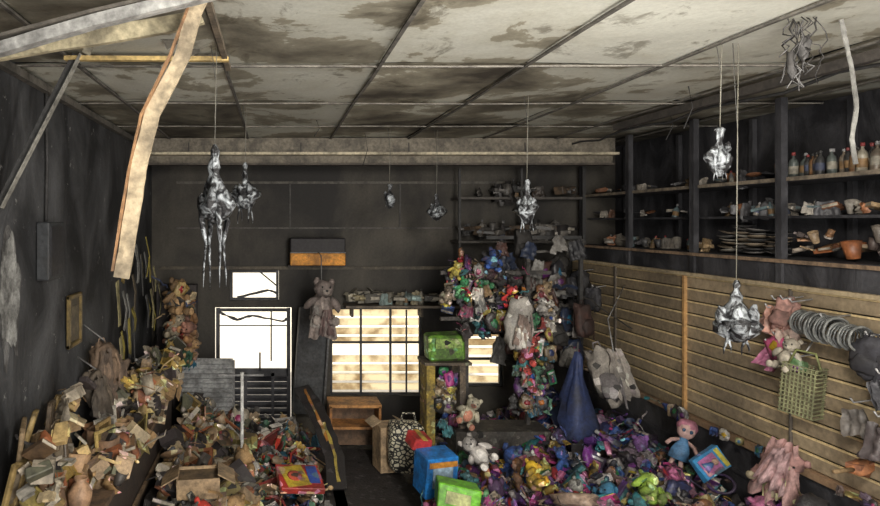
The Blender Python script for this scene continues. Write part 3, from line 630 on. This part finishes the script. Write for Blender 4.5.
def openbox(name, loc, size, rz, col, mat=M_CLEAN):
    g = G(); g.at(loc,(R.uniform(-.1,.1),R.uniform(-.1,.1),rz)); x,y,z=size
    for k in (-1,1):
        g.box((k*x/2,0,0),(.012,y,z),col=col,gloss=.5); g.box((0,k*y/2,0),(x,.012,z),col=col,gloss=.5)
        g.box((k*(x/2+.06),0,z/2-.01),(.16,y,.01),(0,k*.5,0),col=sh(col,.9),gloss=.4); 
    g.box((0,0,-z/2),(x,y,.012),col=col); g.box((0,0,z*.28),(x*.95,y*.95,.02),col=sh(col,.4))
    g.obj(name, mat)
g=G(); g.at((1.50,5.8,.46),(.1,0,.25)); g.rbox((0,0,0),(.32,.26,.38),col=(.03,.28,.8),gloss=.7,r=.04,jit=.05); g.box((0,-.135,.02),(.2,.01,.2),col=(.4,.55,.7),gloss=.6); g.box((0,-.14,.14),(.28,.01,.05),col=(.7,.3,.05),gloss=.6); g.obj('blue_toy_box', M_CLEAN)
g=G(); g.at((1.55,5.3,.47),(-.15,.15,-.2)); g.rbox((0,0,0),(.34,.28,.2),col=(.25,.75,.05),gloss=.6,r=.05,jit=.06); g.box((0,-.148,0),(.2,.01,.1),col=(.65,.7,.3),gloss=.5); g.obj('lime_gift_box', M_CLEAN)
openbox('cardboard_box',(-.64,5.2,.62),(.34,.3,.16),.1,(.6,.42,.24))
g=G(); g.at((1.38,5.95,.70),(.2,.2,.3)); g.rbox((0,0,0),(.2,.18,.12),col=(.6,.05,.05),gloss=.6,r=.1,jit=.1); g.box((0,0,.062),(.05,.2,.01),col=(.7,.5,.1)); g.obj('red_gift_box', M_CLEAN)
g = G(); g.plank([(.30,7.2,.88),(.40,6.9,.80),(.52,6.55,.62),(.60,6.25,.42),(.60,5.98,.22)],.19,.025,(.03,.026,.026),(1,0,.1),gloss=.6,jag=.08)
g.plank([(.34,7.1,.875),(.42,6.8,.765),(.54,6.4,.545)],.03,.03,(.5,.22,.05),(1,0,.1),gloss=.6,jag=.5)
g.plank([(.52,6.6,.66),(.6,6.3,.47),(.62,6.03,.27)],.03,.03,(.5,.38,.08),(1,0,.1),gloss=.6,jag=.5)
g.obj('printed_bodyboard', M_PRINT)
g = G(); g.at((.22,5.55,.50),(.3,.1,.2)); g.rbox((0,0,0),(.40,.32,.06),col=(.5,.05,.04),gloss=.6); g.box((-.05,0,.033),(.22,.26,.006),(0,0,.2),col=(.65,.46,.05),gloss=.6); g.box((.12,.02,.034),(.1,.22,.006),col=(.05,.1,.4),gloss=.6); g.ell((-.05,0,.036),(.07,.07,.006),col=(.6,.1,.05)); g.obj('board_game_box', M_PRINT)
hung('yellow_plush_toy', plush, (.75,.48,.03), (2.24,5.35,.56), .23, (-.8,.7,.4), (.75,.4,.03), M_GOODS)
hung('green_plush_toy', plush, (.35,.55,.07), (2.95,4.9,.66), .23, (-1.1,.5,-.3), (.5,.7,.15), M_GOODS)
hung('white_plush_toy', plush, (.68,.64,.6), (1.95,5.9,.58), .24, (-.5,-.7,.2))
hung('white_plush_toy', plush, (.65,.6,.45), (2.0,6.45,.80), .23, (-.1,.5,-.2), (.7,.3,.2))
g=G(); g.at((3.56,5.45,.80),(-.2,.3,-.5),.28); g.ell((0,0,.62),(.26,.24,.27),col=(.7,.46,.42),gloss=.4); g.ell((0,.06,.75),(.3,.26,.24),col=(.55,.22,.3),lump=.4); g.lathe([(.3,-.3),(.25,0),(.15,.3),(.1,.42)],col=(.12,.3,.55),wob=.6)
for k in (-1,1): g.ell((k*.1,-.22,.63),(.05,.03,.06),col=(.03,.1,.2),gloss=.9); g.tube([(k*.12,0,.3),(k*.32,-.1,.2),(k*.42,-.2,.05)],.06,(.7,.45,.4)); g.tube([(k*.1,0,-.25),(k*.14,-.15,-.5)],.07,(.7,.45,.4))
g.obj('baby_doll', M_CLEAN)
g=G(); g.at((3.56,5.08,.82),(-.6,.9,-.6),.30); boxed(g,(.05,.3,.6),(.6,.2,.45)); g.obj('boxed_doll', M_PRINT)
hung('brown_paper_parcel', pouch, (.46,.34,.26), (2.4,5.0,.56), .36, (1.2,.2,.3))
# ---- goods hanging on the slatwall
def peg(g,x,y,z): g.tube([(XS,y,z+.02),(x-.03,y,z),(x-.05,y,z+.03)],.006,(.5,.5,.5))
def dangle(name, specs, mat=M_CLEAN):
    g = G()
    for (y,z,fn,c,k) in specs:
        g.at(); peg(g,3.78,y,z+.5*k); g.at((3.77,y,z),(R.uniform(-.3,.3),R.uniform(-.4,.4),-1.2),k); fn(g,c)
    g.obj(name, mat)
dangle('pink_purse_group', [(4.66,2.10,scrap,(.65,.35,.27),.24),(4.58,2.12,backpack,(.6,.33,.28),.22),(4.5,2.1,shoe,(.65,.45,.34),.24),(4.72,2.05,scrap,(.4,.2,.15),.2),(4.6,2.0,scrap,(.6,.45,.38),.2)])
dangle('hanging_toy_group', [(4.66,1.86,pouch,(.6,.12,.25),.20),(4.55,1.80,plush,(.5,.45,.36),.18),(4.72,1.78,scrap,(.6,.2,.35),.2),(4.62,1.74,slab,(.6,.55,.4),.18),(4.48,1.74,pouch,(.15,.28,.12),.17)])
dangle('scorched_bag_group', [(3.92,1.95,backpack,(.05,.05,.06),.26),(4.02,1.52,scrap,(.2,.18,.16),.22),(3.86,1.45,scrap,(.1,.08,.08),.28),(3.85,1.75,scrap,(.08,.08,.09),.22),(5.05,2.0,scrap,(.3,.28,.25),.14)], M_CLEAN)
g = G()
for q,yy in ((0,4.03),(1,4.2),(2,4.33)):
    pts=[]; r0=.075+.012*(q%2); x0=3.74; zc=2.05+.02*q
    for i in range(60): a_=i*.62; pts.append((x0+r0*math.cos(a_), yy-.07+i*.0024, zc+r0*math.sin(a_)))
    g.tube(pts,.007,(.2,.21,.21),.7,5)
    for dy in (-.075,.0,.075): g.tube([(x0+(r0+.006)*math.cos(a_),yy+dy,zc+(r0+.006)*math.sin(a_)) for a_ in [j*math.pi/8 for j in range(17)]],.009,(.24,.25,.24),.8,5)
peg(g,3.74,4.2,2.15); g.obj('wire_spring_coil', M_CLEAN)
g = G(); g.at((3.76,4.42,1.6),(0,.08,-1.2))
for i in range(9):
    for k in (-.06,.06): g.box((-.1+.025*i,k,0),(.007,.008,.34),col=(.33,.34,.18))
for i in range(13):
    for k in (-.06,.06): g.box((0,k,-.17+.029*i),(.22,.008,.007),col=(.33,.34,.18))
    for k in (-.11,.11): g.box((k,0,-.17+.029*i),(.008,.12,.007),col=(.33,.34,.18))
g.box((0,0,-.02),(.19,.09,.28),col=(.2,.17,.1)); g.tube([(-.1,0,.17),(-.06,0,.28),(.06,0,.28),(.1,0,.17)],.008,(.3,.33,.12)); g.tube([(0,0,.28),(-.02,.1,.34)],.006,(.4,.4,.4)); g.obj('wire_basket', M_CLEAN)
g=G(); g.at((3.66,4.5,1.0),(.3,.7,-.9),.25); plush(g,(.4,.22,.2),(.45,.38,.25)); g.at((3.62,4.40,1.1)); g.cloth((0,0,.15),.3,.45,(0,.2,-.9),col=(.5,.3,.28),fold=.06); g.cloth((-.02,.1,.0),.25,.3,(0,-.3,-.9),col=(.42,.40,.22),fold=.06); g.cloth((-.05,-.05,.1),.2,.3,(0,.3,-.9),col=(.55,.36,.36),fold=.06); g.obj('pink_plush_toy', M_CLEAN)
g = G(); g.at((3.72,4.0,1.2),(0,0,.4)); g.tube([(-.2,0,.02),(.02,0,0)],.014,(.3,.2,.1)); g.ell((.1,0,0),(.1,.06,.05),col=(.5,.2,.08),lump=.5); g.box((.1,0,.02),(.17,.08,.03),col=(.35,.15,.08)); g.obj('hand_brush', M_CLEAN)
g = G()
for i in range(36):
    y=R.uniform(3.5,7.6); z=1.02; put(g,[(scrap,2),(pouch,2),(slab,1),(ribbon,1)],P_BROWN+P_PURP,(3.76,y,z),R.uniform(.07,.13),(R.uniform(-.4,.4),0,R.uniform(-1.6,-.8)))
g.obj('slatwall_bottom_clutter', M_GOODS)
g = G()
for (y,z,k) in [(7.3,1.9,.26),(7.6,2.05,.3),(7.75,1.7,.3)]: g.at(); peg(g,3.78,y,z+.5*k); g.at((3.74,y,z),(0,0,-1),k); backpack(g,(.06,.06,.07))
g.obj('charred_backpack_group', M_GOODS)

# ------------------------------------------------------------ hanging melted lamps
M_CORD = attr_mat('sooty_cord', soot=.2)
def lamp(name, x,y,ztop,zw,zbot,w,zs=CZ, tails=4):
    root = bpy.data.objects.new(name, None); sc.collection.objects.link(root)
    g = G(); H=ztop-zw
    g.tube([(x+.012,y,zs),(x+.004,y,(zs+ztop)/2),(x,y,ztop-.01)],.0022,(.26,.25,.2)); g.tube([(x-.02,y,zs),(x+.008,y,(zs*.6+ztop*.4)),(x,y,ztop-.01)],.0022,(.12,.12,.11))
    g.obj('cord', M_CORD, root)
    g = G()
    g.lathe([(.010,H),(.022,H*.9),(.016,H*.78),(.15*w,H*.62),(.12*w,H*.5),(.26*w,H*.3),(w*.46,H*.08),(w*.5,-.01),(w*.34,-.06),(w*.2,-.09),(w*.05,-.11)],(x,y,zw),col=Wc,wob=.9,seg=22)
    for i in range(6): a_=i*1.05; g.ell((x+.36*w*math.cos(a_),y+.36*w*math.sin(a_),zw+R.uniform(-.03,.05)),(w*.13,w*.13,w*.24),col=Wc,lump=.5,seg=10,rings=7)
    for i in range(tails):
        a_=i*2*math.pi/tails+.4; l=zw-zbot; r0=.36*w
        g.tube([(x+r0*math.cos(a_),y+r0*math.sin(a_),zw+.01),(x+r0*1.05*math.cos(a_),y+r0*math.sin(a_),zw-l*.2),(x+r0*.8*math.cos(a_+.2),y+.3*r0*math.sin(a_),zw-l*.45),(x+r0*.95*math.cos(a_),y,zw-l*R.uniform(.75,.85)),(x+r0*.95*math.cos(a_),y,zw-l*R.uniform(.9,1))],[w*.14,w*.09,w*.045,w*.025,w*.01])
    g.obj('shade', M_SILVER, root)
lamp('melted_pendant_lamp',-.335,3.45,3.23,2.90,2.42,.20)
lamp('melted_pendant_lamp',-.25,5.2,3.3,3.02,2.78,.2)
lamp('melted_pendant_lamp',1.95,4.8,3.13,2.9,2.7,.16)
lamp('melted_pendant_lamp',2.44,3.4,3.32,3.16,3.02,.11)
lamp('melted_pendant_lamp',2.53,3.4,2.48,2.25,2.07,.22)
lamp('melted_pendant_lamp',1.2,6.5,3.2,3.05,2.95,.12,tails=2)
lamp('melted_pendant_lamp',1.72,6.6,3.1,2.92,2.8,.14,tails=2)

# ------------------------------------------------------------ broken ceiling framing (upper left)
g = G(); g.plank([(-.29,2.6,3.79),(-.345,2.6,3.66),(-.385,2.6,3.5),(-.51,2.58,3.25),(-.56,2.55,3.02),(-.585,2.55,2.85),(-.63,2.55,2.57)],.062,.02,(.66,.54,.36),(1,0,0),jag=.06); g.plank([(-.36,2.585,3.7),(-.435,2.585,3.5),(-.553,2.565,3.24),(-.60,2.535,3.0),(-.665,2.535,2.6)],.007,.03,(.45,.25,.12),(1,0,0),jag=.3); g.obj('dangling_plank', M_CLEAN)
g = G(); g.plank([(-1.6,2.35,3.35),(-1.06,2.4,3.47),(-.7,2.4,3.575),(-.3,2.42,3.68),(-.0,2.42,3.76)],.045,.05,(.6,.6,.57),(0,0,1),jag=.05); g.plank([(-1.6,2.35,3.395),(-1.06,2.4,3.515),(-.7,2.4,3.61),(-.3,2.42,3.71)],.012,.06,(.2,.18,.15),(0,0,1),jag=.05); g.obj('fallen_ceiling_joist', M_CLEAN)
g = G(); g.plank([(-1.6,2.75,3.5),(-1.1,2.72,3.56),(-.40,2.7,3.67),(-.32,2.7,3.7)],.07,.03,(.66,.58,.38),(0,0,1),jag=.1); g.obj('fallen_timber_batten', M_CLEAN)
g = G(); g.plank([(-1.22,3.6,3.75),(-.27,3.6,3.745)],.025,.04,(.85,.62,.25),(0,0,1)); g.plank([(-.29,2.6,3.755),(-.29,3.86,3.755)],.03,.03,(.25,.2,.14),(1,0,0)); g.obj('timber_frame_trim', M_CLEAN)
g = G(); g.plank([(-1.15,3.6,3.77),(-1.58,3.55,2.88)],.05,.025,(.06,.06,.06),(1,0,0)); g.plank([(-1.12,3.58,3.77),(-1.555,3.53,2.88)],.01,.035,(.35,.34,.30),(1,0,0)); g.obj('broken_metal_channel', M_CLEAN)
g = G()
for i in range(6):
    x=R.uniform(-1.1,-.4); y=R.uniform(2.8,3.7); g.plank([(x,y,4.2),(x+R.uniform(-.2,.2),y,3.9),(x+R.uniform(-.2,.2),y+.1,3.72+R.uniform(-.02,.08))],R.uniform(.03,.1),.01,R.choice([(.2,.17,.12),(.08,.07,.06),(.5,.46,.34)]),jag=.3)
g.box((-.76,3.0,4.0),(.9,.06,.08),col=(.1,.08,.06)); g.box((-.76,2.2,4.0),(.9,.06,.08),col=(.15,.12,.08))
g.obj('exposed_roof_debris', M_BURNT)
g = G()
for i in range(12):
    x,y=2.52+R.uniform(-.05,.07),3.0+R.uniform(-.05,.05); pts=[(x,y,CZ)]; L=R.uniform(.12,.36)
    cx=x
    for q in range(8): cx+=R.uniform(-.022,.022); pts.append((cx,y+R.uniform(-.03,.03),CZ-L*(q+1)/8))
    g.tube(pts,R.uniform(.002,.005),R.choice([(.06,.06,.06),(.25,.25,.25),(.03,.03,.03)]),.4,5)
g.ell((2.56,3.0,3.64),(.03,.03,.05),col=(.3,.3,.3),lump=.9); g.ell((2.50,3.0,3.56),(.02,.02,.06),col=(.1,.1,.1),lump=.9); g.obj('tangled_cable_bundle', M_BURNT)
g = G(); g.plank([(2.74,3.0,3.78),(2.76,3.0,3.68),(2.79,3.0,3.55),(2.815,3.0,3.35),(2.79,3.0,3.2),(2.81,3.0,3.08)],.020,.006,(.28,.28,.26),(1,0,0),jag=.2); g.obj('hanging_strap', M_CLEAN)
g = G()
for i in range(5):
    x=[-1.0,.4,1.0,3.0,3.5][i]; y=[5.0,6.0,6.9,4.5,5.5][i]; l=[.3,.15,.35,.3,.25][i]
    g.tube([(x,y,CZ+.01),(x+.03,y,CZ-l*.5),(x-.02,y+.02,CZ-l)],.004,(.06,.06,.06))
pts=[(3.45,2.6+i*.4,CZ-.06-.05*math.sin(i*1.1)**2) for i in range(14)]; g.tube(pts,.012,(.05,.05,.05))
g.obj('ceiling_wiring', M_CLEAN)
g = G(); g.box((3.35,4.0,CZ-.05),(.05,4.2,.06),col=(.09,.08,.07)); g.obj('trim_ceiling_rail', M_WOOD)

# ------------------------------------------------------------ light
w = bpy.data.worlds.new('World'); sc.world = w; w.use_nodes = True
bg = w.node_tree.nodes['Background']; bg.inputs[0].default_value = (1,.98,.94,1); bg.inputs[1].default_value = 1.4
def area(name, loc, target, size, power, col=(1,1,1)):
    l = bpy.data.lights.new(name,'AREA'); l.shape='DISK'; l.size=size; l.energy=power; l.color=col
    o = bpy.data.objects.new(name,l); sc.collection.objects.link(o); o.location=loc
    o.rotation_euler = (Vector(target)-Vector(loc)).to_track_quat('-Z','Y').to_euler(); return o
area('fill_light', (1.2,-.8,2.6), (1.4,5,2.2), 1.6, 130, (1,.95,.88))  # added fill behind the camera, stands for no fixture in the shop
area('fill_light', (1.4,1.3,3.55), (1.9,6.5,1.0), .8, 135, (1,.93,.84))  # added unseen fill above the view, evens out the light on the heaps
area('fill_light_up', (1.2,1.0,1.4), (1.5,5.0,3.78), 1.2, 44, (1,.98,.93))  # added upward fill below the view, only brightens the ceiling
s = bpy.data.lights.new('sun','SUN'); s.energy=6; s.angle=.02; s.color=(1,.94,.82); so=bpy.data.objects.new('sun',s); sc.collection.objects.link(so); so.rotation_euler=(math.radians(38),0,math.radians(15))
# ------------------------------------------------------------ camera
cam = bpy.data.cameras.new('camera'); co = bpy.data.objects.new('camera',cam); sc.collection.objects.link(co); sc.camera=co
co.location=(0,0,CAMZ); co.rotation_euler=(math.pi/2,0,0)
cam.sensor_width=36; cam.lens=36*620/880; cam.shift_x=(440-275)/880; cam.shift_y=-(253-222)/880
cam.clip_start=.05
sc.view_settings.view_transform='Standard'
